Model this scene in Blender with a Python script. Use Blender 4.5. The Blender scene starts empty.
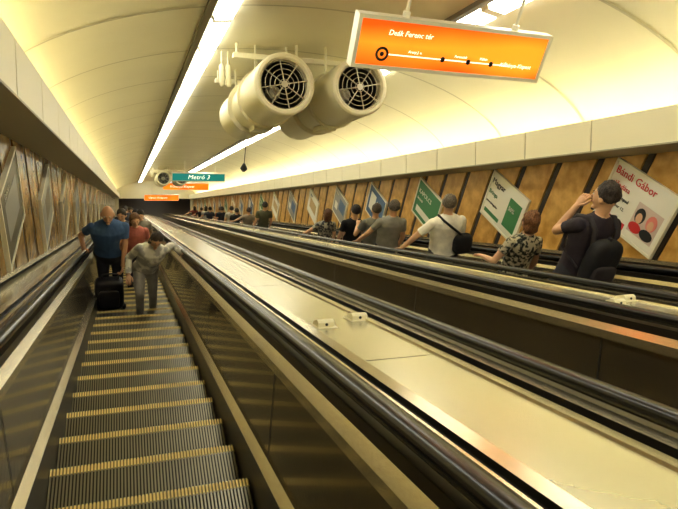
import bpy, math, random
import numpy as np
from mathutils import Vector, Matrix, noise
random.seed(4)
ZOOM=None
A=math.radians(30); CA=math.cos(A); SA=math.sin(A)
SC=bpy.context.scene
try:
    SC.view_settings.view_transform='Standard'; SC.view_settings.look='None'
    SC.view_settings.exposure=.22; SC.view_settings.gamma=.90
except Exception as e: print(e)
def T(x,s,n): return Vector((x, s*CA+n*SA, -s*SA+n*CA))
def sy(y,n): return (y-n*SA)/CA      # incline distance of a vertical line at world y

# ---------------- materials ----------------
def mat(name,col,rough=.5,metal=0,emit=None,es=0,noise_amt=0,nscale=5,col2=None,bump=0,bscale=40,coat=0,stretch=None):
    m=bpy.data.materials.new(name); m.use_nodes=True
    nt=m.node_tree; b=nt.nodes['Principled BSDF']
    b.inputs['Base Color'].default_value=(*col,1); b.inputs['Roughness'].default_value=rough
    b.inputs['Metallic'].default_value=metal
    if coat: b.inputs['Coat Weight'].default_value=coat
    if emit: b.inputs['Emission Color'].default_value=(*emit,1); b.inputs['Emission Strength'].default_value=es
    tc=nt.nodes.new('ShaderNodeTexCoord'); mp=nt.nodes.new('ShaderNodeMapping')
    nt.links.new(tc.outputs['Object'],mp.inputs['Vector'])
    if stretch: mp.inputs['Scale'].default_value=stretch
    if col2:
        n=nt.nodes.new('ShaderNodeTexNoise'); n.inputs['Scale'].default_value=nscale; n.inputs['Detail'].default_value=6
        r=nt.nodes.new('ShaderNodeValToRGB'); r.color_ramp.elements[0].position=.5-noise_amt; r.color_ramp.elements[1].position=.5+noise_amt
        r.color_ramp.elements[0].color=(*col,1); r.color_ramp.elements[1].color=(*col2,1)
        nt.links.new(mp.outputs[0],n.inputs['Vector']); nt.links.new(n.outputs['Fac'],r.inputs[0]); nt.links.new(r.outputs[0],b.inputs['Base Color'])
    if bump:
        n=nt.nodes.new('ShaderNodeTexNoise'); n.inputs['Scale'].default_value=bscale
        u=nt.nodes.new('ShaderNodeBump'); u.inputs['Strength'].default_value=bump; u.inputs['Distance'].default_value=.01
        nt.links.new(mp.outputs[0],n.inputs['Vector']); nt.links.new(n.outputs['Fac'],u.inputs['Height']); nt.links.new(u.outputs[0],b.inputs['Normal'])
    return m
M={}
M['vault']=mat('vault_cream_paint',(.76,.71,.49),.42,col2=(.82,.77,.54),noise_amt=.2,nscale=.8,bump=.15,bscale=3)
M['rib']=mat('vault_seam',(.55,.50,.32),.5)
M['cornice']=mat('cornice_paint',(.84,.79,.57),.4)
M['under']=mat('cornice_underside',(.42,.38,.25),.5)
M['dark']=mat('dark_gap',(.012,.010,.008),.6)
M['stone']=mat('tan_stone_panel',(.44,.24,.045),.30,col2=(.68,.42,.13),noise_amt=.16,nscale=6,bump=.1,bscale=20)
M['stoneL']=mat('tan_stone_panel_shaded',(.25,.15,.042),.25,col2=(.40,.26,.09),noise_amt=.16,nscale=6,bump=.1,bscale=20)  # tan stone darkened: the left wall's weaker light put into the colour
M['trimbar']=mat('panel_joint',(.03,.018,.010),.5)
M['steel']=mat('brushed_trim',(.74,.67,.48),.25,.9,bump=.05,bscale=30)
M['deck']=mat('deck_metal',(.60,.58,.44),.26,.7,col2=(.70,.67,.50),noise_amt=.25,nscale=2.5,bump=.12,bscale=6)
M['panel']=mat('balustrade_panel',(.17,.14,.085),.2,.75,col2=(.24,.20,.125),noise_amt=.3,nscale=2,coat=.3)
M['skirt']=mat('skirt_panel',(.05,.043,.032),.3,.7)
M['rubber']=mat('handrail_rubber',(.008,.008,.008),.25)
M['alu']=mat('step_cleat',(.27,.25,.185),.35,.7)
M['groove']=mat('step_groove',(.012,.011,.009),.6)
M['yellow']=mat('step_yellow',(1,.80,.32),.5)
M['yellowd']=mat('step_yellow_groove',(.34,.25,.08),.6)  # darker yellow for the groove faces of the edge band
M['tube']=mat('lamp_diffuser',(1,1,.9),.4,emit=(1,.98,.88),es=10)
M['cove']=mat('cove_tube',(1,1,.8),.4,emit=(1,.91,.62),es=31)
M['fan']=mat('fan_paint',(.72,.67,.45),.4)
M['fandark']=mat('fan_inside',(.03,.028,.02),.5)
M['wire']=mat('fan_guard_wire',(.45,.42,.30),.4,.5)
M['white']=mat('sign_frame_white',(.8,.76,.6),.4)
M['txt']=mat('sign_text',(1,1,.9),.5,emit=(1,.95,.75),es=.9)
M['black']=mat('black_plastic',(.015,.015,.015),.4)
M['landing']=mat('landing_floor',(.14,.11,.075),.4)
M['hall']=mat('hall_wall',(.30,.22,.12),.5)
def signmat(name,c1,c2,es,cz=None):
    # back-lit acrylic: brighter along the tube behind the middle of the face, plus slight unevenness
    m=mat(name,c1,.3,emit=c1,es=es); nt=m.node_tree; b=nt.nodes['Principled BSDF']
    tc=nt.nodes.new('ShaderNodeTexCoord'); n=nt.nodes.new('ShaderNodeTexNoise'); n.inputs['Scale'].default_value=1.1; n.inputs['Detail'].default_value=1
    r=nt.nodes.new('ShaderNodeValToRGB'); r.color_ramp.elements[0].position=.35; r.color_ramp.elements[1].position=.68
    r.color_ramp.elements[0].color=(*c1,1); r.color_ramp.elements[1].color=(*c2,1)
    nt.links.new(tc.outputs['Object'],n.inputs['Vector'])
    if cz is not None:
        sp=nt.nodes.new('ShaderNodeSeparateXYZ'); nt.links.new(tc.outputs['Object'],sp.inputs[0])
        a=nt.nodes.new('ShaderNodeMath'); a.operation='SUBTRACT'; a.inputs[1].default_value=cz; nt.links.new(sp.outputs[2],a.inputs[0])
        a2=nt.nodes.new('ShaderNodeMath'); a2.operation='ABSOLUTE'; nt.links.new(a.outputs[0],a2.inputs[0])
        a3=nt.nodes.new('ShaderNodeMath'); a3.operation='MULTIPLY_ADD'; a3.inputs[1].default_value=-2.0; nt.links.new(a2.outputs[0],a3.inputs[0])
        a4=nt.nodes.new('ShaderNodeMath'); a4.operation='ADD'; a4.inputs[1].default_value=.24; nt.links.new(n.outputs['Fac'],a4.inputs[0])
        nt.links.new(a4.outputs[0],a3.inputs[2]); nt.links.new(a3.outputs[0],r.inputs[0])
    else: nt.links.new(n.outputs['Fac'],r.inputs[0])
    nt.links.new(r.outputs[0],b.inputs['Emission Color']); return m
M['orange']=signmat('sign_orange',(.80,.10,.004),(1,.46,.03),.9,T(2.54,4.27,1.285).z)
M['orange2']=signmat('sign_orange_far',(.90,.16,.008),(1,.30,.015),.9)
M['green']=signmat('sign_green',(.01,.16,.15),(.02,.24,.2),.8)

# ---------------- helpers ----------------
def mk(name,V,F,mats,mi=None,parent=None,smooth=False):
    me=bpy.data.meshes.new(name); me.from_pydata([tuple(v) for v in V],[],F)
    for m in mats: me.materials.append(m)
    if mi is not None: me.polygons.foreach_set('material_index',mi)
    if smooth: me.polygons.foreach_set('use_smooth',[True]*len(F))
    me.update(); o=bpy.data.objects.new(name,me); SC.collection.objects.link(o)
    if parent: o.parent=parent
    return o
def empty(name):
    o=bpy.data.objects.new(name,None); SC.collection.objects.link(o); return o
class G:   # geometry accumulator
    def __init__(s): s.V=[];s.F=[];s.M=[]
    def add(s,V,F,m=0):
        o=len(s.V); s.V+= [Vector(v) for v in V]; s.F+=[tuple(i+o for i in f) for f in F]; s.M+= m if isinstance(m,list) else [m]*len(F)
    def sweep(s,prof,s0,s1,mats,closed=False):
        n=len(prof); V=[T(p[0],s0,p[1]) for p in prof]+[T(p[0],s1,p[1]) for p in prof]
        k=n if closed else n-1
        F=[(i,(i+1)%n,n+(i+1)%n,n+i) for i in range(k)]; mm=[mats]*k if isinstance(mats,int) else list(mats)
        if closed: F+=[tuple(range(n))[::-1],tuple(range(n,2*n))]; mm+=[mm[0]]*2
        s.add(V,F,mm)
    def hexa(s,P,m=0):  # 8 pts bottom4 top4
        s.add(P,[(0,3,2,1),(4,5,6,7),(0,1,5,4),(1,2,6,5),(2,3,7,6),(3,0,4,7)],m)
    def box(s,c,d,m=0,R=None):
        P=[]
        for z in(-.5,.5):
            for x,y in((-.5,-.5),(.5,-.5),(.5,.5),(-.5,.5)):
                v=Vector((x*d[0],y*d[1],z*d[2]));
                if R: v=R@v
                P.append(Vector(c)+v)
        s.hexa(P,m)
    def tube(s,pts,rad,m=0,n=10,round_=True,caps=True):
        pts=[Vector(p) for p in pts]; rad=list(rad) if hasattr(rad,'__len__') else [rad]*len(pts)
        if round_:
            a=(pts[0]-pts[1]).normalized(); b=(pts[-1]-pts[-2]).normalized(); r0,r1=rad[0],rad[-1]
            pre=[pts[0]+a*r0*.97,pts[0]+a*r0*.6]; post=[pts[-1]+b*r1*.6,pts[-1]+b*r1*.97]
            pts=pre+pts+post; rad=[r0*.25,r0*.8]+rad+[r1*.8,r1*.25]
        V=[];F=[];up=None
        for i,p in enumerate(pts):
            t=(pts[min(i+1,len(pts)-1)]-pts[max(i-1,0)]).normalized()
            if up is None: up=t.orthogonal().normalized()
            up=(up-t*up.dot(t)).normalized(); w=t.cross(up)
            for j in range(n):
                a=2*math.pi*j/n; V.append(p+(up*math.cos(a)+w*math.sin(a))*rad[i])
        for i in range(len(pts)-1):
            for j in range(n):
                F.append((i*n+j,i*n+(j+1)%n,(i+1)*n+(j+1)%n,(i+1)*n+j))
        if caps: F.append(tuple(range(n))[::-1]); F.append(tuple(range((len(pts)-1)*n,len(pts)*n)))
        s.add(V,F,m)
    def loft(s,rings,m=0,n=18,fr=None):  # rings (center,rx,ry,R)
        V=[];F=[]
        for c,rx,ry,R in rings:
            for j in range(n):
                a=2*math.pi*j/n; V.append(Vector(c)+R@Vector((rx*math.cos(a),ry*math.sin(a),0)))
        for i in range(len(rings)-1):
            for j in range(n): F.append((i*n+j,i*n+(j+1)%n,(i+1)*n+(j+1)%n,(i+1)*n+j))
        F.append(tuple(range(n))[::-1]); F.append(tuple(range((len(rings)-1)*n,len(rings)*n)))
        s.add(V,F,m)
    def ell(s,c,r,m=0,R=None,nu=14,nv=9,fn=None):
        V=[];F=[]
        for i in range(nv+1):
            th=math.pi*i/nv
            for j in range(nu):
                ph=2*math.pi*j/nu; th2=min(max(th,.02),math.pi-.02)
                v=Vector((math.sin(th2)*math.cos(ph),math.sin(th2)*math.sin(ph),math.cos(th2)))
                if fn: v=fn(v)
                v=Vector((v.x*r[0],v.y*r[1],v.z*r[2]))
                if R: v=R@v
                V.append(Vector(c)+v)
        for i in range(nv):
            for j in range(nu): F.append((i*nu+j,(i+1)*nu+j,(i+1)*nu+(j+1)%nu,i*nu+(j+1)%nu))
        F.append(tuple(range(nu))); F.append(tuple(range(nv*nu,(nv+1)*nu))[::-1])
        s.add(V,F,m)
    def obj(s,name,mats,parent=None,smooth=False): return mk(name,s.V,s.F,mats,s.M,parent,smooth)
def autosmooth(o,ang=35):
    me=o.data
    me.polygons.foreach_set('use_smooth',[True]*len(me.polygons))
    try: me.set_sharp_from_angle(angle=math.radians(ang))
    except Exception as e: print('as',e)
def text_mesh(txt,size,mt,matrix,parent,name='lettering',align='LEFT',shear=0):
    c=bpy.data.curves.new(name,'FONT'); c.body=txt; c.size=size; c.extrude=.002; c.align_x=align; c.align_y='CENTER'; c.shear=shear; c.resolution_u=2
    t=bpy.data.objects.new('tmp',c); SC.collection.objects.link(t); bpy.context.view_layer.update()
    me=bpy.data.meshes.new_from_object(t.evaluated_get(bpy.context.evaluated_depsgraph_get()))
    bpy.data.objects.remove(t); me.materials.clear(); me.materials.append(mt); me.transform(matrix)
    o=bpy.data.objects.new(name,me); SC.collection.objects.link(o); o.parent=parent; return o

# ---------------- tunnel shell ----------------
CX=2.08; XL=-1.0; XR=5.16; S0=-5; S1=50
NSTEP=-1.435
EA,EB,EN=3.4,1.42,.60
def vn(x): return EN+EB*math.sqrt(max(0,1-((x-CX)/EA)**2))
prof=[(CX-EA*math.cos(math.pi*i/48),EN+EB*math.sin(math.pi*i/48)) for i in range(49)]
g=G(); g.sweep(prof,S0,S1,0)
p2=[(CX-(EA-.012)*math.cos(math.pi*i/48),EN+(EB-.012)*math.sin(math.pi*i/48)) for i in range(49)]
s=S0+.7
while s<S1: g.sweep(p2,s,s+.035,1); s+=1.12*1.5
ceil=g.obj('ceiling',[M['vault'],M['rib']]); 
autosmooth(ceil,30)
def wall(name,X,side,dn,stone):
    g=G(); g.sweep([(X+side*.02,-2.2),(X+side*.02,.66+dn)],S0,S1,1)
    y=T(0,S0,0).y+.2; yend=T(0,S1,0).y-.3; n0,n1=-.60,.615+dn; w=.6
    while y<yend:
        for (a,b,th,m) in((y+.055,y+w-.055,.0,0),(y+w-.035,y+w+.035,-.008,2)):
            P=[]
            for xx in (X,X-side*(.025+th)):
                P+=[T(xx,sy(a,n0),n0),T(xx,sy(b,n0),n0),T(xx,sy(b,n1),n1),T(xx,sy(a,n1),n1)]
            g.hexa(P,m)
        y+=w
    g.sweep([(X-side*.05,-.60),(X-side*.05,-.56),(X,-.56)],S0,S1,3)
    g.obj(name,[stone,M['dark'],M['trimbar'],M['steel']])
    g=G(); xf=X-side*.40; xo=X+side*.4
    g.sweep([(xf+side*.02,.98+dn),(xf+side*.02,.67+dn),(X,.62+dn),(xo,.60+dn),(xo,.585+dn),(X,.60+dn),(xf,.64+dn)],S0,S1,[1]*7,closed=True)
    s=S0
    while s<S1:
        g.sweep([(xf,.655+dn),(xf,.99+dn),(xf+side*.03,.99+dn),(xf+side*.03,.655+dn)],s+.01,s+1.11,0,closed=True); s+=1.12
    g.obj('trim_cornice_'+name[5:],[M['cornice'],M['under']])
    g=G(); s=S0+.2
    while s<S1-1.3:
        g.tube([T(X-side*.12,s,.80+dn*.5),T(X-side*.12,s+1.15,.80+dn*.5)],.02,0,8); s+=1.2
    g.obj('cove_lamp_row',[M['cove']],smooth=True)
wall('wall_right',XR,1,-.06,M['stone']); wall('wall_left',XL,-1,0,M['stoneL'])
# added closure behind the photographer, unseen, keeps light inside; then lower landing hall
g=G(); pr=[(CX+4,-2.6),(CX+4,2.4),(CX-4,2.4),(CX-4,-2.6)]
g.add([T(p[0],S0,p[1]) for p in pr],[(0,1,2,3)]); g.obj('light_closure_back',[M['cornice']])
g=G()
def quad(x0,x1,n0,n1,s=S1,m=0): g.add([T(x0,s,n0),T(x1,s,n0),T(x1,s,n1),T(x0,s,n1)],[(0,1,2,3)],m)
quad(-1.6,5.8,.60,2.2); quad(-1.6,-.7,-2.6,.60); quad(4.9,5.8,-2.6,.60)
g.obj('wall_front',[M['cornice']])
P0=T(0,S1,NSTEP); z0=P0.z; y0=P0.y-.6
g=G(); g.box((CX,y0+6,z0-.05),(8,13,.1),0); g.obj('floor',[M['landing']])
g=G(); g.box((CX,y0+12.5,z0+1.6),(8,.1,3.4),0); g.box((CX-4,y0+7,z0+1.6),(.1,11,3.4),0); g.box((CX+4,y0+7,z0+1.6),(.1,11,3.4),0)
g.box((CX,y0+7.5,z0+3.3),(8,11,.1),0)
for k in (-1.5,1.5): g.box((CX+k,y0+8,z0+1.6),(.5,.5,3.3),0)
g.obj('wall_hall',[M['hall']])
g=G(); g.box((CX,y0+5,z0+3.2),(2.4,.12,.05)); g.box((CX,y0+9.5,z0+3.2),(2.4,.12,.05)); g.obj('hall_fill_lamp',[M['tube']])  # lamps added to brighten the far hall
g=G(); g.sweep([(-1.1,-2.1),(5.3,-2.1)],S0,S1,0); g.obj('floor_incline_slab',[M['dark']])

# ---------------- escalators ----------------
LC=[.06,2.08,4.08]; DY=.4; DZ=DY*math.tan(A); DS=DY/CA
SPH=.18   # phase of nosing
def nosing(i): return T(0,SPH+i*DS,NSTEP)
ED=-.645
def handrail(g,x):
    pr=[]
    for (a,b) in ((-.040,-.012),(-.042,.006),(-.034,.02),(-.015,.027),(.015,.027),(.034,.02),(.042,.006),(.040,-.012),(.03,-.022),(-.03,-.022)):
        pr.append((x+a,-.605+b))
    g.sweep(pr,S0,S1-1.2,0,closed=True)
for li,c in enumerate(LC):
    E=empty('escalator')
    N=58 if li==0 else 24; p=1.0/N
    xs=[];hs=[];ms=[]
    for j in range(N):
        xs+=[c-.5+j*p,c-.5+(j+.55)*p,c-.5+(j+.55)*p,c-.5+(j+1)*p]; hs+=[0,0,-.011,-.011]; ms+=[0,1,1,1]
    ys=[-.4,-.045,-.003,0]; V=[];F=[];Mi=[]; K=len(xs)
    i0=-8; i1=int((S1-1)/DS)
    for i in range(i0,i1):
        q=nosing(i); o=len(V)
        for r,yy in enumerate(ys):
            V+=[(xs[k],q.y+yy,q.z+hs[k]) for k in range(K)]
        V+=[(xs[k],q.y-.012+(0 if hs[k]==0 else -.01),q.z-DZ-.01) for k in range(K)]
        for r in range(4):
            for k in range(K-1):
                F.append((o+r*K+k,o+r*K+k+1,o+(r+1)*K+k+1,o+(r+1)*K+k))
                m=ms[k]
                if r in(1,2): m=2 if m==0 else 3
                Mi.append(m)
    mk('steps',V,F,[M['alu'],M['groove'],M['yellow'],M['yellowd']],Mi,E)
    for sd in (-1,1):
        u=[(.505,-2.0),(.505,-1.27),(.55,-1.245),(.592,-.80),(.565,-.785),(.562,-.735),(.60,-.70),(.60,-.655),(.675,-.655),(.685,-.635),(.745,-.635),(.75,-.66),(.785,-.66),(.79,-.64),(.84,-.635),(.845,-.65)]
        mm=[1,2,0,2,2,2,1,1,2,2,1,1,1,2,2]
        g=G(); g.sweep([(c+sd*a,b) for a,b in u],S0,S1-.8,mm)
        g.obj('balustrade_side',[M['panel'],M['skirt'],M['steel']],E)
        g=G(); handrail(g,c+sd*.637); h=g.obj('handrail',[M['rubber']],E); autosmooth(h,50)
        g=G(); s=S0+.5
        while s<S1-2:
            g.sweep([(c+sd*.548,-1.24),(c+sd*.589,-.80)],s,s+.010,0); s+=2.4
        g.obj('panel_joints',[M['dark']],E)
    def deck(xa,xb,nm='deck'):
        g=G(); s=S0
        while s<S1-1:
            e=min(s+2.4,S1-.8); g.sweep([(xa,ED),(xb,ED)],s,e-.008,0); g.sweep([(xa,ED-.004),(xb,ED-.004)],e-.01,e+.002,1); s+=2.4
        g.obj(nm,[M['deck'],M['dark']],E)
    if li==0: deck(XL,c-.845)
    if li<2: deck(c+.845,LC[li+1]-.845)
    if li==2: deck(c+.845,XR)
def bracket(x,s,par):
    g=G()
    n0=ED
    pr=[(-.05,0),(-.05,.03),(-.03,.045),(.03,.03),(.05,.012),(.05,0)]
    V=[T(x-.045,s+a,n0+b) for a,b in pr]+[T(x+.045,s+a,n0+b) for a,b in pr]; k=len(pr)
    F=[(i,(i+1)%k,k+(i+1)%k,k+i) for i in range(k)]+[tuple(range(k))[::-1],tuple(range(k,2*k))]
    g.add(V,F,0)
    g.sweep([(x-.06,n0+.001),(x-.06,n0+.006),(x+.06,n0+.006),(x+.06,n0+.001)],s-.07,s+.07,0,closed=True)
    g.tube([T(x,s-.052,n0+.02),T(x,s-.056,n0+.02)],.008,1,8,False)
    return g.obj('deck_stop_block',[M['cornice'],M['dark']],par)
for bx in (.97,1.21,2.98,3.19):
    for s in (2.92,15,27): bracket(bx,s+(.12 if bx in(1.21,3.19) else 0),None)

# ---------------- lights on vault ----------------
def strip(x):
    g=G(); n=vn(x)-.035; s=S0+.1; sl=-(x-CX)*EB/EA/EA/max(.05,math.sqrt(1-((x-CX)/EA)**2))*1.0
    def q(dx,dn): return (x+dx,n+dn+sl*dx)
    while s<S1-.5:
        g.sweep([q(-.10,.04),q(-.085,-.02),q(.085,-.02),q(.10,.04)],s,s+1.10,[0,0,0]+[0],closed=True)
        g.sweep([q(-.10,.04),q(-.09,-.01),q(.09,-.01),q(.10,.04)],s+1.11,s+1.23,[1]*4,closed=True)
        s+=1.24
    g.sweep([q(-.11,.045),q(.11,.045)],S0,S1,1)
    return g.obj('ceiling_lamp_strip',[M['tube'],M['fan']])
strip(.97); strip(3.38)
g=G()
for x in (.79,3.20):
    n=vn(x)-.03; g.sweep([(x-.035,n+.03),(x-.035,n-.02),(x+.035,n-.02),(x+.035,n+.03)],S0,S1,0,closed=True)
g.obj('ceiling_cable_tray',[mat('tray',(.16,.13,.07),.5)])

# ---------------- jet fans ----------------
def lathe(g,x,n,prof,m,K=40):  # prof (s,r)
    V=[];F=[]
    for s,r in prof:
        for j in range(K):
            a=2*math.pi*j/K; V.append(T(x+r*math.cos(a),s,n+r*math.sin(a)))
    for i in range(len(prof)-1):
        for j in range(K): F.append((i*K+j,(i+1)*K+j,(i+1)*K+(j+1)%K,i*K+(j+1)%K))
    g.add(V,F,m)
def fan(x,s0,n,par,L=2.7,r=.36):
    g=G(); ri=r*.80
    lathe(g,x,n,[(s0+.9,ri*.96),(s0+.06,ri*.96),(s0+.02,ri),(s0,ri+.02),(s0,r-.02),(s0+.02,r),(s0+.95,r),(s0+.95,r+.03),(s0+.99,r+.03),(s0+.99,r*.92),(s0+1.7,r*.92),(s0+1.7,r+.03),(s0+1.74,r+.03),(s0+1.74,r),(s0+L-.02,r),(s0+L,r-.02),(s0+L,ri),(s0+L-.8,ri*.96)],0)
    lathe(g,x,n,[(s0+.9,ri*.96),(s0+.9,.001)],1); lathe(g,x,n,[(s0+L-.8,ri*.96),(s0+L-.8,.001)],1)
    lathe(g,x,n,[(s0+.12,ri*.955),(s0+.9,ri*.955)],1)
    lathe(g,x,n,[(s0+.5,.001),(s0+.52,.07),(s0+.6,.09),(s0+.88,.09)],0,20)
    for k in range(8):
        a=2*math.pi*k/8; ca,sa=math.cos(a),math.sin(a)
        V=[]
        for rr,tw,w in((.085,.9,.06),(ri*.93,.45,.08)):
            for sg in(-1,1):
                V.append(T(x+rr*ca-sg*w*math.cos(tw)*sa,s0+.68+sg*w*math.sin(tw),n+rr*sa+sg*w*math.cos(tw)*ca))
        g.add(V,[(0,1,3,2)],1)
    for rr in [ri*f for f in (.2,.4,.6,.8,.98)]:
        pts=[T(x+rr*math.cos(2*math.pi*j/32),s0+.03,n+rr*math.sin(2*math.pi*j/32)) for j in range(33)]
        g.tube(pts,.005,2,5,False,False)
    for k in range(8):
        a=2*math.pi*k/8+.2; g.tube([T(x+.03*math.cos(a),s0+.03,n+.03*math.sin(a)),T(x+ri*math.cos(a),s0+.03,n+ri*math.sin(a))],.008,2,5,False)
    lathe(g,x,n,[(s0+.015,.001),(s0+.015,.04),(s0+.03,.04)],2,16)
    for ss in(s0+.7,s0+L-.6):
        for dx in(-.2,.2):
            g.tube([T(x+dx,ss,n+r*.8),T(x+dx,ss,vn(x+dx)+.02)],.016,3,8,False)
    g.sweep([(x-.12,n-r-.02),(x-.12,n-r*.8),(x+.12,n-r*.8),(x+.12,n-r-.02)][::-1],s0+1.2,s0+1.5,0,closed=True)
    o=g.obj('fan_body',[M['fan'],M['fandark'],M['wire'],M['fan']],par); autosmooth(o,40)
def fanpair(s0):
    E=empty('ventilation_fan')
    fan(1.75,s0,1.41,E,r=.36); fan(2.63,s0-.15,1.41,E,r=.345)
    g=G()
    for ss in(s0+.55,s0+2.1):
        g.sweep([(1.25,1.80),(1.25,1.86),(3.0,1.86),(3.0,1.80)],ss,ss+.07,0,closed=True)
        for x in(1.3,2.05,2.85): g.tube([T(x,ss+.03,1.82),T(x,ss+.03,vn(x)+.02)],.02,0,8,False)
    for x in(1.26,1.18):
        g.tube([T(x,s0+1.0,1.55),T(x,s0+1.0,1.78)],.035,0,12)
        g.tube([T(x,s0+1.0,1.75),T(x,s0+1.0,vn(x)+.02)],.012,0,8)
    o=g.obj('hanger_frame',[M['fan']],E); autosmooth(o)
fanpair(6.65); fanpair(31)

# ---------------- signs ----------------
RX=Matrix.Rotation(math.pi/2,4,'X')
def sign(x,s,n,w,h,face,name='hanging_sign',lines=(),deco=False,rods=(-.27,.3)):
    c=T(x,s,n); E=empty(name); g=G(); d=.09; f=.03
    g.box(c,(w,d,h),0)
    g.box(c+Vector((0,-d/2-.004,0)),(w-2*f,.012,h-2*f),1)
    for t in((0,h/2-f/2),(0,-h/2+f/2)): g.box(c+Vector((0,-d/2-.008,t[1])),(w,.02,f),0)
    for t in(-w/2+f/2,w/2-f/2): g.box(c+Vector((t,-d/2-.008,0)),(f,.02,h-2*f),0)
    g.box(c+Vector((0,d/2+.004,0)),(w-2*f,.012,h-2*f),1)
    for r in rods:
        top=c+Vector((r*w,0,h/2)); xx=x+r*w
        t=0
        while t<3:
            q=top+Vector((0,0,t)); nn=q.y*SA+q.z*CA
            if nn>vn(xx)+.02: break
            t+=.02
        g.tube([top-Vector((0,0,.01)),top+Vector((0,0,t))],.014,0,8,False)
        g.tube([top,top+Vector((0,0,.04))],.03,0,10,False)
    g.obj('sign_box',[M['white'],face],E)
    for (tx,tz,sz,txt,al) in lines:
        text_mesh(txt,sz,M['txt'],Matrix.Translation(c+Vector((tx,-d/2-.016,tz)))@RX,E,align=al,shear=.2)
    if deco:
        g=G(); y=-d/2-.014
        for px in (-.10,.14,.36):
            g.ell(c+Vector((px,y,-.08)),(.022,.004,.022),0)
        g.box(c+Vector((-.05,y,-.08)),(1.1,.004,.010),1)
        g.ell(c+Vector((-.64,y-.001,-.08)),(.018,.004,.018),0)
        for j in range(24):
            a=2*math.pi*j/24; b=2*math.pi*(j+1)/24
            V=[c+Vector((-.64+rr*math.cos(t),y-.003,-.08+rr*math.sin(t))) for rr in(.036,.056) for t in(a,b)]
            g.add(V,[(0,1,3,2)],0)
        g.obj('route_diagram',[M['black'],M['txt']],E)
    return E
sign(2.54,4.27,1.285,1.76,.40,M['orange'],'metro_direction_sign',
 [(-.62,.085,.058,'Deák Ferenc tér','LEFT'),(.76,-.075,.046,'Kőbánya-Kispest','RIGHT'),(-.42,-.045,.03,'Arany J. u.','LEFT'),(.0,-.045,.03,'Ferenciek','LEFT'),(.24,-.045,.03,'Kálvin','LEFT')],True)
sign(3.1,27.5,1.34,2.4,.42,M['green'],'metro_direction_sign',[(-.5,0,.3,'Metró 3','LEFT')])
sign(3.2,35,1.15,2.6,.45,M['orange2'],'metro_direction_sign',[(-.9,0,.2,'Kőbánya-Kispest','LEFT')])
sign(2.3,44,.62,2.4,.5,M['orange2'],'metro_direction_sign',[(-.9,0,.2,'Újpest-Központ','LEFT')])
g=G(); c=T(3.1,16.4,1.12); q=c.copy(); t=0
while t<3:
    qq=c+Vector((0,0,t)); 
    if qq.y*SA+qq.z*CA>vn(3.1)+.02: break
    t+=.02
g.tube([c,c+Vector((0,0,t))],.012,0,8,False)
g.tube([c+Vector((0,0,.08)),c,c-Vector((0,0,.08)),c-Vector((0,0,.16))],[.03,.07,.10,.05],0,16,False)
o=g.obj('hanging_loudspeaker',[M['black']]); autosmooth(o)

# ---------------- posters ----------------
def poster(X,side,s,design,w=.94,h=.72,n=-.01):
    c=T(X-side*.05,s,n); E=empty('wall_poster')
    ax=Vector((0,-side,0)); az=Vector((0,0,1)); an=Vector((-side,0,0))
    R=Matrix((ax,az,an)).transposed()
    M4=Matrix.Translation(c)@R.to_4x4()
    g=G()
    def pb(cx,cy,ww,hh,z0,z1,m): g.box(c+R@Vector((cx,cy,(z0+z1)/2)),(ww,hh,z1-z0),m,R)
    f=.03
    pb(0,0,w,h,-.03,.0,0); 
    for q in(-1,1): pb(0,q*(h/2-f/2),w,f,0,.012,0); pb(q*(w/2-f/2),0,f,h-2*f,0,.012,0)
    pb(0,0,w-2*f,h-2*f,0,.003,1)
    cols=design['b']
    for k,(cx,cy,ww,hh,ci) in enumerate(cols): pb(cx,cy,ww,hh,.003,.0045+.0005*k,2+ci)
    for k,(cx,cy,rx,ry,ci) in enumerate(design.get('e',[])): g.ell(c+R@Vector((cx,cy,.006+.0006*k)),(rx,ry,.003),2+ci,R)
    g.obj('poster_panel',[design.get('frame',M['white']),design['bg']]+design['m'],E)
    for (tx,ty,sz,txt,mt) in design.get('t',[]):
        text_mesh(txt,sz,mt,M4@Matrix.Translation((tx,ty,.009)),E)
def pm(n,c): return mat('poster_'+n,c,.45)
pw=pm('white',(.80,.78,.66)); pk=pm('pink',(.75,.25,.2)); rd=pm('red',(.6,.03,.03)); gr=pm('green',(.05,.22,.08)); bl=pm('blue',(.07,.14,.25)); bk=pm('ink',(.02,.02,.02)); sk=pm('face',(.7,.42,.25)); tn=pm('tan',(.5,.36,.16)); gy=pm('grey',(.3,.3,.27)); lb=pm('paleblue',(.62,.50,.42)); dg=pm('dim',(.14,.12,.07))
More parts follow.
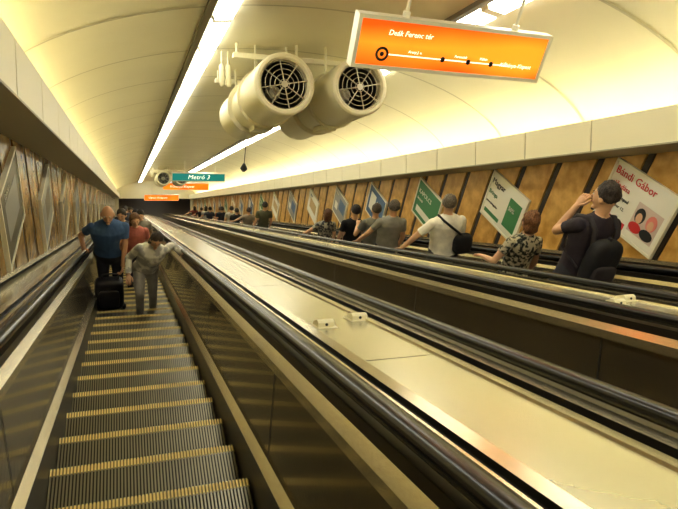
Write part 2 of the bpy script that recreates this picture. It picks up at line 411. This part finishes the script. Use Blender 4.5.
D=[
 dict(bg=pw,m=[pk,rd,sk,bk,lb],b=[(.22,-.08,.36,.34,4),(-.20,-.26,.40,.07,1)],e=[(.13,-.04,.07,.09,3),(.13,-.055,.052,.072,2),(.13,-.18,.09,.06,1),(.30,-.04,.07,.09,0),(.30,-.055,.05,.07,2),(.30,-.18,.09,.06,3)],t=[(-.42,.25,.12,'Bándi Gábor',rd),(-.40,.11,.08,'előadása',rd),(-.40,0,.055,'Vidám Színpad',bk),(-.40,-.10,.05,'szeptember 12.',bk)]),
 dict(bg=pw,m=[gr,bk,rd],b=[(.24,-.02,.3,.44,0),(-.2,-.25,.4,.06,0)],t=[(-.42,.22,.12,'Magyar',bk),(-.42,.05,.09,'Bringa',gr),(-.42,-.1,.05,'www.bringa.hu',bk),(.12,.05,.09,'50%',pw)]),
 dict(bg=gr,m=[pw,bk],b=[(.0,-.20,.7,.12,0)],t=[(-.38,.14,.12,'KAPOLCS',pw),(-.38,0,.07,'fesztivál',pw)],frame=M['white']),
 dict(bg=bl,m=[pw,gy],b=[(-.2,.0,.3,.4,0)],t=[(.02,.1,.09,'Duna',pw)]),
 dict(bg=gy,m=[pw,bl],b=[(.15,.05,.4,.3,1),(-.25,-.1,.2,.2,0)],t=[(-.4,.24,.08,'Utazás',pw)]),
 dict(bg=pw,m=[tn,bl],b=[(.0,.0,.6,.3,0)],t=[(-.3,.24,.08,'Mozi',bl)]),
]
DL=[dict(bg=dg,m=[gy,pw],b=[(0,0,.6,.35,0)],t=[(-.3,.24,.08,'Koncert',pw)]),dict(bg=gy,m=[dg,pw],b=[(.1,0,.4,.3,0)],t=[(-.4,.23,.1,'Film',pw)]),dict(bg=tn,m=[dg,bl],b=[(0,-.05,.6,.3,0)],t=[(-.3,.23,.08,'Metro',bl)])]
for i in range(-1,19):
    poster(XR,1,4.80+2.31*i,D[i] if 0<=i<6 else D[2+(i%4)])
    poster(XL,-1,5.75+2.31*i,DL[i%3])

# ---------------- people ----------------
MATC={}
def cm(col,rough=.8):
    k=(col,rough)
    if k not in MATC: MATC[k]=mat('cloth_%d'%len(MATC),col,rough,col2=tuple(min(1,c*1.25+.004) for c in col),noise_amt=.2,nscale=12,bump=.3,bscale=30)
    return MATC[k]
HM={}
def hairmat(col):
    if col not in HM: HM[col]=mat('hair_%d'%len(HM),tuple(c*.6 for c in col),.5,col2=tuple(min(1,c*2.2+.01) for c in col),noise_amt=.16,nscale=16,bump=1,bscale=24,stretch=(7,7,1.6))
    return HM[col]
def pattern(c1,c2,sc):
    m=mat('printed_cloth',c1,.8,col2=c2,noise_amt=.04,nscale=sc); return m
skinA=mat('skin_light',(.66,.40,.24),.5); skinB=mat('skin_tan',(.60,.33,.18),.5)
eyeW=mat('eye_white',(.7,.68,.6),.3); eyeD=mat('eye_dark',(.02,.015,.01),.2); lip=mat('lips',(.35,.10,.07),.5)
def IK(a,t,l1,l2,pole):
    d=t-a; L=d.length
    if L>l1+l2-.004: t=a+d.normalized()*(l1+l2-.004); d=t-a; L=d.length
    x=(l1*l1-l2*l2+L*L)/(2*L); h=math.sqrt(max(0,l1*l1-x*x)); u=d/L
    p=Vector(pole); p=(p-u*p.dot(u)).normalized()
    return a+u*x+p*h, t
def segd(P,a,b,ra,rb):
    a=np.array(a);b=np.array(b); ab=b-a; t=np.clip(((P-a)@ab)/(ab@ab),0,1); d=np.linalg.norm(P-(a+t[:,None]*ab),axis=1)
    return d-(ra+(rb-ra)*t), t
def person(name,lane,s_head,dx,H,face=0,shirt=(.1,.1,.1),pants=(.03,.03,.04),hair=(.03,.02,.012),skin=None,
           sleeve=.55,leg=2.0,lean=0,side=0,yaw=0,nod=0,LW=None,RW=None,bulk=1,hairlen=0,vox=.011,mshirt=None,walk=0,bald=False,absx=None,curl=.5,Lp=None,Rp=None,hv=1.0,female=False):
    skin=skin or skinA; k=H/1.72
    x=absx if absx is not None else LC[lane]+dx
    sf=s_head+.5*1.6*k+.0
    i=round((sf-SPH)/DS+.5); q=nosing(i); yfeet=T(0,sf,NSTEP-.1).y
    yf=min(max(yfeet,q.y-.30),q.y-.13)
    base=Vector((x,yf,q.z))
    hip=Vector((0,0,.92)); R=(Matrix.Rotation(-math.radians(lean),3,'X')@Matrix.Rotation(math.radians(side),3,'Y'))
    tp=lambda v: hip+R@(Vector(v)-hip)
    sw=.165 if female else .182
    g=G(); bones=[]
    def cap(lab,a,b,ra,rb): g.tube([a,a.lerp(b,.5),b],[ra,(ra+rb)/2*1.03,rb],0,10); bones.append((lab,a,b,ra,rb))
    tor=[(.80,.10,.08,0),(.84,.155,.11,-.005),(.92,.172,.125,-.01),(1.02,.152,.11,0),(1.12,.150,.108,.005),(1.24,.170,.118,.008),(1.34,.186,.112,0),(1.39,.178,.092,-.008),(1.425,.13,.072,-.012),(1.45,.085,.058,-.015),(1.47,.05,.045,-.015)]
    if female: tor=[(z,a*(.92 if z>1 else 1.0),b,o) for z,a,b,o in tor]
    g.loft([(tp((0,o,z)),a*bulk,b*bulk,R) for z,a,b,o in tor],0,20)
    bones.append(('torso',tp((0,0,.88)),tp((0,0,1.36)),.12*bulk,.12*bulk))
    bones.append(('torso',tp((-.10,0,1.36)),tp((.10,0,1.36)),.075,.075))
    nb=tp((0,-.012,1.43)); hc=tp((0,.015,1.605)); Rh=R@Matrix.Rotation(math.radians(lean)*.6,3,'X')@Matrix.Rotation(math.radians(yaw),3,'Z')@Matrix.Rotation(-math.radians(nod),3,'X')
    cap('neck',nb,hc+Rh@Vector((0,-.02,-.05)),.054,.052)
    def hf(v):
        x,y,z=v
        if z<0:
            x*=1-.32*(-z)**1.5; y=y*(1-.15*(-z))+.10*(-z)*(1 if y>0 else .2)
        if y>.3: x*=.96
        return Vector((x,y,z))
    g.ell(hc,(.074,.094,.118),0,Rh,16,12,hf); bones.append(('head',hc+Rh@Vector((0,0,-.045)),hc+Rh@Vector((0,0,.04)),.075,.085))
    hp=lambda v: hc+Rh@Vector(v)
    g.tube([hp((0,.088,.012)),hp((0,.108,-.022))],[.009,.014],0,8)
    g.ell(hp((0,.082,.022)),(.045,.014,.010),0,Rh)
    for sd in(-1,1): g.ell(hp((sd*.078,-.005,-.01)),(.012,.020,.032),0,Rh)
    g.ell(hp((0,.083,-.058)),(.024,.012,.014),0,Rh)
    g.ell(hp((0,.07,-.10)),(.026,.022,.018),0,Rh)
    fing=G()
    inv=1/k
    def hand(w,dr,nr,sd,cu):
        dr=dr.normalized(); nr=(nr-dr*nr.dot(dr)).normalized(); sdv=dr.cross(nr)
        thumbdir=sdv*(sd)
        R3=Matrix((sdv,nr,dr)).transposed()
        g.ell(w+dr*.045,(.040,.016,.055),0,R3,12,8); bones.append(('hand',w,w+dr*.09,.03,.03))
        for j,(off,ln) in enumerate(((.029,.070),(.010,.080),(-.010,.075),(-.028,.058))):
            p=w+dr*.082+thumbdir*off; pts=[p-dr*.02]; ang=cu*.5; dd=dr
            for f in(.45,.32,.23):
                dd=(dr*math.cos(ang)-nr*math.sin(ang)); p=p+dd*ln*f; 
                pts.append(p.copy()); ang+=cu*.9
            fing.tube(pts,[.0095,.0090,.0085,.0075],2,8)
        p=w+dr*.03+thumbdir*.030
        a=(dr*.7+thumbdir*.7-nr*.15).normalized(); b=(dr*.95+thumbdir*.15-nr*.35*cu).normalized()
        fing.tube([p-a*.015,p+a*.030,p+a*.030+b*.03,p+a*.03+b*.048],[.012,.0115,.010,.008],2,8)
    for sd,W,pl in((-1,LW,Lp),(1,RW,Rp)):
        sh=tp((sd*sw*bulk**.5,-.01,1.378))
        if W is None: w=sh+Vector((sd*.055,.06,-.52)); rail=False
        else: w=Vector(W[:3])*inv; rail=len(W)==4
        el,w=IK(sh,w,.285,.255,pl or (sd*.5,-1,-.35))
        cap('ua%d'%sd,sh,el,.047*bulk**.5,.040); cap('fa%d'%sd,el,w,.040,.027)
        dr=(w-el).normalized()
        if rail: hand(w,Vector((0,.8,-.45 if face==0 else .45)),Vector((0,.3,1)),-sd,curl*1.6)
        else: hand(w,dr,Vector((sd,.0,0)) if abs(dr.z)>.6 else Vector((0,.3,1)),1 if abs(dr.z)>.6 else -sd,curl)
    for sd in(-1,1):
        hj=Vector((sd*.088,0,.90)); an=Vector((sd*.10,0,.085))
        if walk and sd==1: an=Vector((sd*.10,walk*.40*inv,.085+ (-1 if face==0 else 1)*walk*DZ*inv))
        kn,an=IK(hj,an,.425,.42,(0,1,0))
        cap('th%d'%sd,hj,kn,.082*bulk**.5,.055); cap('ca%d'%sd,kn,an,.055,.038)
        g.tube([an+Vector((0,-.04,-.045)),an+Vector((0,.04,-.045)),an+Vector((sd*.015,.14,-.055))],[.036,.040,.028],0,10); bones.append(('foot',an+Vector((0,-.04,-.045)),an+Vector((0,.14,-.055)),.036,.03))
    me=bpy.data.meshes.new('t'); me.from_pydata([tuple(v) for v in g.V],[],g.F); ob=bpy.data.objects.new('t',me); SC.collection.objects.link(ob)
    m=ob.modifiers.new('r','REMESH'); m.mode='VOXEL'; m.voxel_size=vox; m.adaptivity=0
    sm=ob.modifiers.new('s','SMOOTH'); sm.factor=.5; sm.iterations=3
    bpy.context.view_layer.update()
    me2=bpy.data.meshes.new_from_object(ob.evaluated_get(bpy.context.evaluated_depsgraph_get())); bpy.data.objects.remove(ob)
    nv=len(me2.vertices); P=np.empty(nv*3); me2.vertices.foreach_get('co',P); P=P.reshape(-1,3)
    NN=np.empty(nv*3); me2.vertices.foreach_get('normal',NN); NN=NN.reshape(-1,3)
    def label(Q):
        best=np.full(len(Q),9.); lab=np.zeros(len(Q),int)
        hipn=np.array(hip)
        for nm,a,b,ra,rb in bones:
            d,t=segd(Q,a,b,ra,rb)
            if nm=='torso': L=np.where(((Q-hipn)@np.array(R@Vector((0,0,1))))<.04,1,0)
            elif nm in('neck','head','hand'): L=np.full(len(Q),2)
            elif nm=='foot': L=np.full(len(Q),3)
            elif nm[:2]=='ua': L=np.where(t<sleeve,0,2)
            elif nm[:2]=='fa': L=np.where(t<sleeve-1,0,2)
            elif nm[:2]=='th': L=np.where(t<leg,1,2)
            elif nm[:2]=='ca': L=np.where(t<leg-1+.001 if leg<2 else t<2,1,2)
            m=d<best; best[m]=d[m]; lab[m]=L[m]
        return lab
    lv=label(P); infl=np.array([.012,.009,0,.004])[lv]
    wrk=np.array([noise.noise(Vector(p)*9)*.007+noise.noise(Vector((p[0]*22,p[1]*22,p[2]*10)))*.004 for p in P])
    P=P+NN*(infl+np.where(lv<2,wrk,0))[:,None]
    faces=[tuple(p.vertices) for p in me2.polygons]
    fc=np.array([P[list(f)].mean(0) for f in faces]); lf=label(fc).tolist()
    bpy.data.meshes.remove(me2)
    out=G(); out.V=[Vector(p) for p in P]; out.F=faces; out.M=lf
    out.add(fing.V,fing.F,fing.M)
    seed=Vector((H*7,s_head*3,0))
    def hn(v):
        z=v.z
        f=1+.05*noise.noise(v*2.5+seed)*hv+.045*noise.noise(Vector((v.x*9,v.y*9,v.z*3))+seed)*hv+.03*noise.noise(Vector((v.x*22,v.y*22,v.z*6)))
        if z<-.1 and hairlen<.04: f*=1-.42*min(1,(-z-.1)*1.3)
        if v.y>.2 and z<.35: f*=1-.25*min(1,(v.y-.2)*1.6)*min(1,(.35-z)*3)
        return v*f
    if bald:
        out.ell(hp((0,-.030,-.012)),(.083,.076,.078),4,Rh,30,20,hn)
    else:
        out.ell(hp((0,-.014,.020)),(.084*(1+.04*hv),.096,.113+.004*hv),4,Rh,40,28,hn)
    if hairlen:
        out.loft([(hp((0,-.03,.03)),.08,.07,Rh),(hp((0,-.045,-.05)),.088,.06,Rh),(hp((0,-.06,-.05-hairlen*.5)),.085,.045,Rh),(hp((0,-.07,-.05-hairlen)),.055,.025,Rh)],4,16)
    for sd in(-1,1):
        out.ell(hp((sd*.030,.082,.012)),(.014,.010,.007),5,Rh,10,6); out.ell(hp((sd*.030,.090,.012)),(.006,.004,.006),6,Rh,8,6)
        out.ell(hp((sd*.031,.089,.032)),(.018,.005,.004),4,Rh,8,6)
    out.ell(hp((0,.094,-.056)),(.022,.004,.006),7,Rh,10,6)
    o=out.obj(name,[mshirt or cm(shirt),cm(pants),skin,cm((.03,.025,.02),.4),hairmat(hair),eyeW,eyeD,lip],None,True)
    o.location=base; o.rotation_euler=(0,0,math.radians(face)); o.scale=(k,)*3
    return o,tp,R
def wr(sd,dx,fwd,face=0):
    # wrist resting on the handrail, metres in the person's frame
    ws=sd if face==0 else -sd
    lat=abs(ws*.637-dx)
    zz=.90+.04+.116 - fwd*math.tan(A)*(1 if face==0 else -1)
    return (sd*lat,fwd,zz,1)
def backpack(o,tp,R,col=(.012,.012,.015),w=.29,h=.42,d=.15,strap=(.03,.025,.03)):
    g=G()
    def se(v):
        f=lambda a: math.copysign(abs(a)**.55,a); return Vector((f(v.x),f(v.y),f(v.z)))*.82
    g.ell(tp((0,-.20,1.13)),(w/1.64,d/1.64,h/1.64),0,R,24,16,se)
    g.ell(tp((0,-.275,1.05)),(w/2.1,.035,h/3.6),1,R,20,12,se)
    g.tube([tp((0,-.20,1.315)),tp((0,-.21,1.36)),tp((0,-.19,1.36)),tp((0,-.17,1.315))],.01,1,8)
    for sd in(-1,1):
        g.tube([tp((sd*.10,-.15,1.28)),tp((sd*.115,-.13,1.39)),tp((sd*.12,-.04,1.455)),tp((sd*.125,.08,1.41)),tp((sd*.135,.135,1.30)),tp((sd*.16,.08,1.12)),tp((sd*.14,-.13,1.05))],[.02,.02,.022,.02,.018,.012,.01],1,8)
    g.obj('backpack',[cm(col),cm(strap)],o,True)
def shoulder_bag(o,tp,R,sd=1,col=(.01,.01,.01)):
    g=G()
    def se(v):
        f=lambda a: math.copysign(abs(a)**.6,a); return Vector((f(v.x),f(v.y),f(v.z)))*.84
    g.ell(tp((sd*.17,-.15,1.12)),(.15,.08,.16),0,R,20,14,se)
    g.tube([tp((sd*.20,-.17,1.2)),tp((0,-.15,1.36)),tp((-sd*.10,-.10,1.44)),tp((-sd*.12,.02,1.46)),tp((0,.15,1.3)),tp((sd*.19,.05,1.12))],.015,0,8)
    g.obj('shoulder_bag',[cm(col)],o,True)

o,tp,R=person('man_with_backpack',2,4.10,0,2.00,shirt=(.030,.022,.032),hair=(.022,.014,.010),lean=2,yaw=22,nod=8,
   LW=(-.07,.25,1.66),RW=wr(1,-.02,.30),Lp=(-.35,.1,-1),vox=.009,curl=.9,hv=1.6); backpack(o,tp,R)
person('woman',2,5.10,-.02,1.72,mshirt=pattern((.015,.02,.015),(.50,.45,.32),26),hair=(.15,.065,.022),lean=3,yaw=-10,hairlen=.05,hv=2.6,female=True,bulk=1.08,LW=(-.30,.24,1.04),vox=.010)
o,tp,R=person('man_with_shoulder_bag',2,6.60,-.06,1.86,shirt=(.78,.75,.64),hair=(.12,.10,.07),lean=5,side=-6,yaw=-25,bulk=1.16,LW=wr(-1,-.06,.15),Lp=(-1,-.6,0),sleeve=.7,vox=.010); shoulder_bag(o,tp,R)
person('man',2,8.40,-.08,1.83,shirt=(.26,.25,.21),hair=(.08,.065,.05),lean=4,yaw=-15,bulk=1.1,LW=wr(-1,-.15,.2))
person('man',2,9.45,.05,1.74,shirt=(.20,.20,.17),hair=(.05,.035,.02),lean=3,LW=(-.2,.25,1.2))
person('man',2,10.1,-.05,1.82,shirt=(.008,.008,.009),hair=(.015,.01,.01),lean=2,yaw=-10)
person('woman',2,11.5,-.12,1.72,mshirt=pattern((.05,.05,.06),(.4,.38,.3),20),hair=(.10,.045,.02),lean=3,hairlen=.10,female=True,LW=wr(-1,-.12,.2))
far=[(18.2,0,1.86,(.10,.10,.055),(.02,.015,.01)),(21.2,.1,1.74,(.3,.25,.18),(.05,.03,.02)),(22.5,-.1,1.72,(.03,.03,.03),(.02,.015,.01)),(24.5,.0,1.78,(.5,.46,.38),(.02,.015,.01)),
 (26.5,-.1,1.7,(.02,.02,.03),(.02,.015,.01)),(28.3,.1,1.7,(.3,.1,.05),(.06,.03,.02)),(30.5,-.1,1.75,(.05,.05,.06),(.02,.015,.01)),(33,0,1.7,(.5,.47,.4),(.02,.015,.01)),(36,.1,1.7,(.04,.03,.03),(.02,.015,.01)),(39,0,1.7,(.2,.05,.04),(.02,.015,.01))]
for a,b,h,c,hr in far:
    person('commuter',2,a,b,h,shirt=c,hair=hr,vox=.016,yaw=random.uniform(-30,30),hairlen=random.choice([0,0,.12]),LW=wr(-1,b,.2) if random.random()<.5 else None)
o,tp,R=person('man_in_blue_polo',0,8.5,0,1.80,face=180,absx=-.26,shirt=(.045,.095,.20),pants=(.02,.02,.025),hair=(.35,.32,.27),skin=skinB,bulk=1.2,lean=8,nod=4,bald=True,
   RW=wr(1,-.32,.18,180),LW=(-.16,.30,.83),vox=.009,curl=1.1,hv=.5)
sc=G(); 
def se(v):
    f=lambda a: math.copysign(abs(a)**.35,a); return Vector((f(v.x),f(v.y),f(v.z)))*.92
sc.ell((.02,.34,.50),(.20,.11,.25),0,None,24,16,se); sc.ell((.02,.45,.48),(.14,.02,.15),1,None,20,12,se)
sc.tube([(-.10,.34,.74),(-.10,.33,.80),(-.02,.33,.815),(.10,.33,.80),(.10,.34,.74)],.012,1,8)
sc.tube([(-.16,.34,.28),(-.16,.34,.245)],.03,1,10); sc.tube([(.18,.34,.28),(.18,.34,.245)],.03,1,10)
sc.obj('suitcase',[cm((.015,.014,.016),.5),cm((.03,.028,.03),.4)],o,True)
person('girl_in_light_hoodie',0,7.8,0,1.60,face=180,absx=.20,mshirt=pattern((.50,.48,.42),(.82,.79,.68),9),pants=(.32,.30,.26),hair=(.03,.018,.012),lean=18,side=-12,nod=12,sleeve=2,hairlen=.2,female=True,bulk=1.1,
   LW=wr(-1,.14,.05,180),RW=(.22,.26,.95),vox=.009,walk=1)
person('woman',0,10.1,0,1.68,face=180,absx=.10,shirt=(.45,.14,.10),pants=(.05,.05,.08),hair=(.14,.07,.03),hairlen=.16,female=True,yaw=10)
person('man',0,11.4,0,1.76,face=180,absx=-.12,shirt=(.05,.05,.05),hair=(.02,.015,.01),yaw=-12)
for a,b,h,c in((13.5,.25,1.68,(.3,.27,.2)),(15.8,-.1,1.75,(.03,.03,.04)),(18.5,.2,1.7,(.2,.06,.05)),(22,-.1,1.72,(.06,.06,.07)),(26,.1,1.7,(.25,.22,.18)),(30,0,1.7,(.03,.03,.03))):
    person('commuter',0,a,0,h,face=180,absx=b,shirt=c,hair=(.02,.015,.01),vox=.016,hairlen=random.choice([0,.12]))

# ---------------- world + camera ----------------
w=bpy.data.worlds.new('world'); SC.world=w; w.use_nodes=True; w.node_tree.nodes['Background'].inputs[0].default_value=(.9,.75,.45,1); w.node_tree.nodes['Background'].inputs[1].default_value=.05
f=580.; VP=(128,206); PHI=math.radians(0)
d=Vector(((VP[0]-339)/f,(254.5-VP[1])/f,1)).normalized()
e1=Vector((1,0,0)); e1=(e1-d*e1.dot(d)).normalized()
e2=Vector((0,1,0)); e2=(e2-d*e2.dot(d)-e1*e2.dot(e1)).normalized()
a=e1*math.cos(PHI)+e2*math.sin(PHI); b=e2*math.cos(PHI)-e1*math.sin(PHI); e1,e2=a,b
Xw=Vector((1,0,0)); Dw=T(0,1,0); Nw=T(0,0,1)
ax=[Xw*e1[i]+Dw*d[i]+Nw*e2[i] for i in range(3)]
R=Matrix((ax[0],ax[1],-ax[2])).transposed().to_4x4()
cd=bpy.data.cameras.new('camera'); cam=bpy.data.objects.new('camera',cd); SC.collection.objects.link(cam)
cd.sensor_width=36; cd.lens=f/678*36; cd.clip_start=.02; cd.clip_end=200
cam.matrix_world=R; SC.camera=cam
if ZOOM:
    zx,zy,zf=ZOOM; cd.lens*=zf; cd.shift_x=(zx-339)/678*zf; cd.shift_y=(254.5-zy)/678*zf
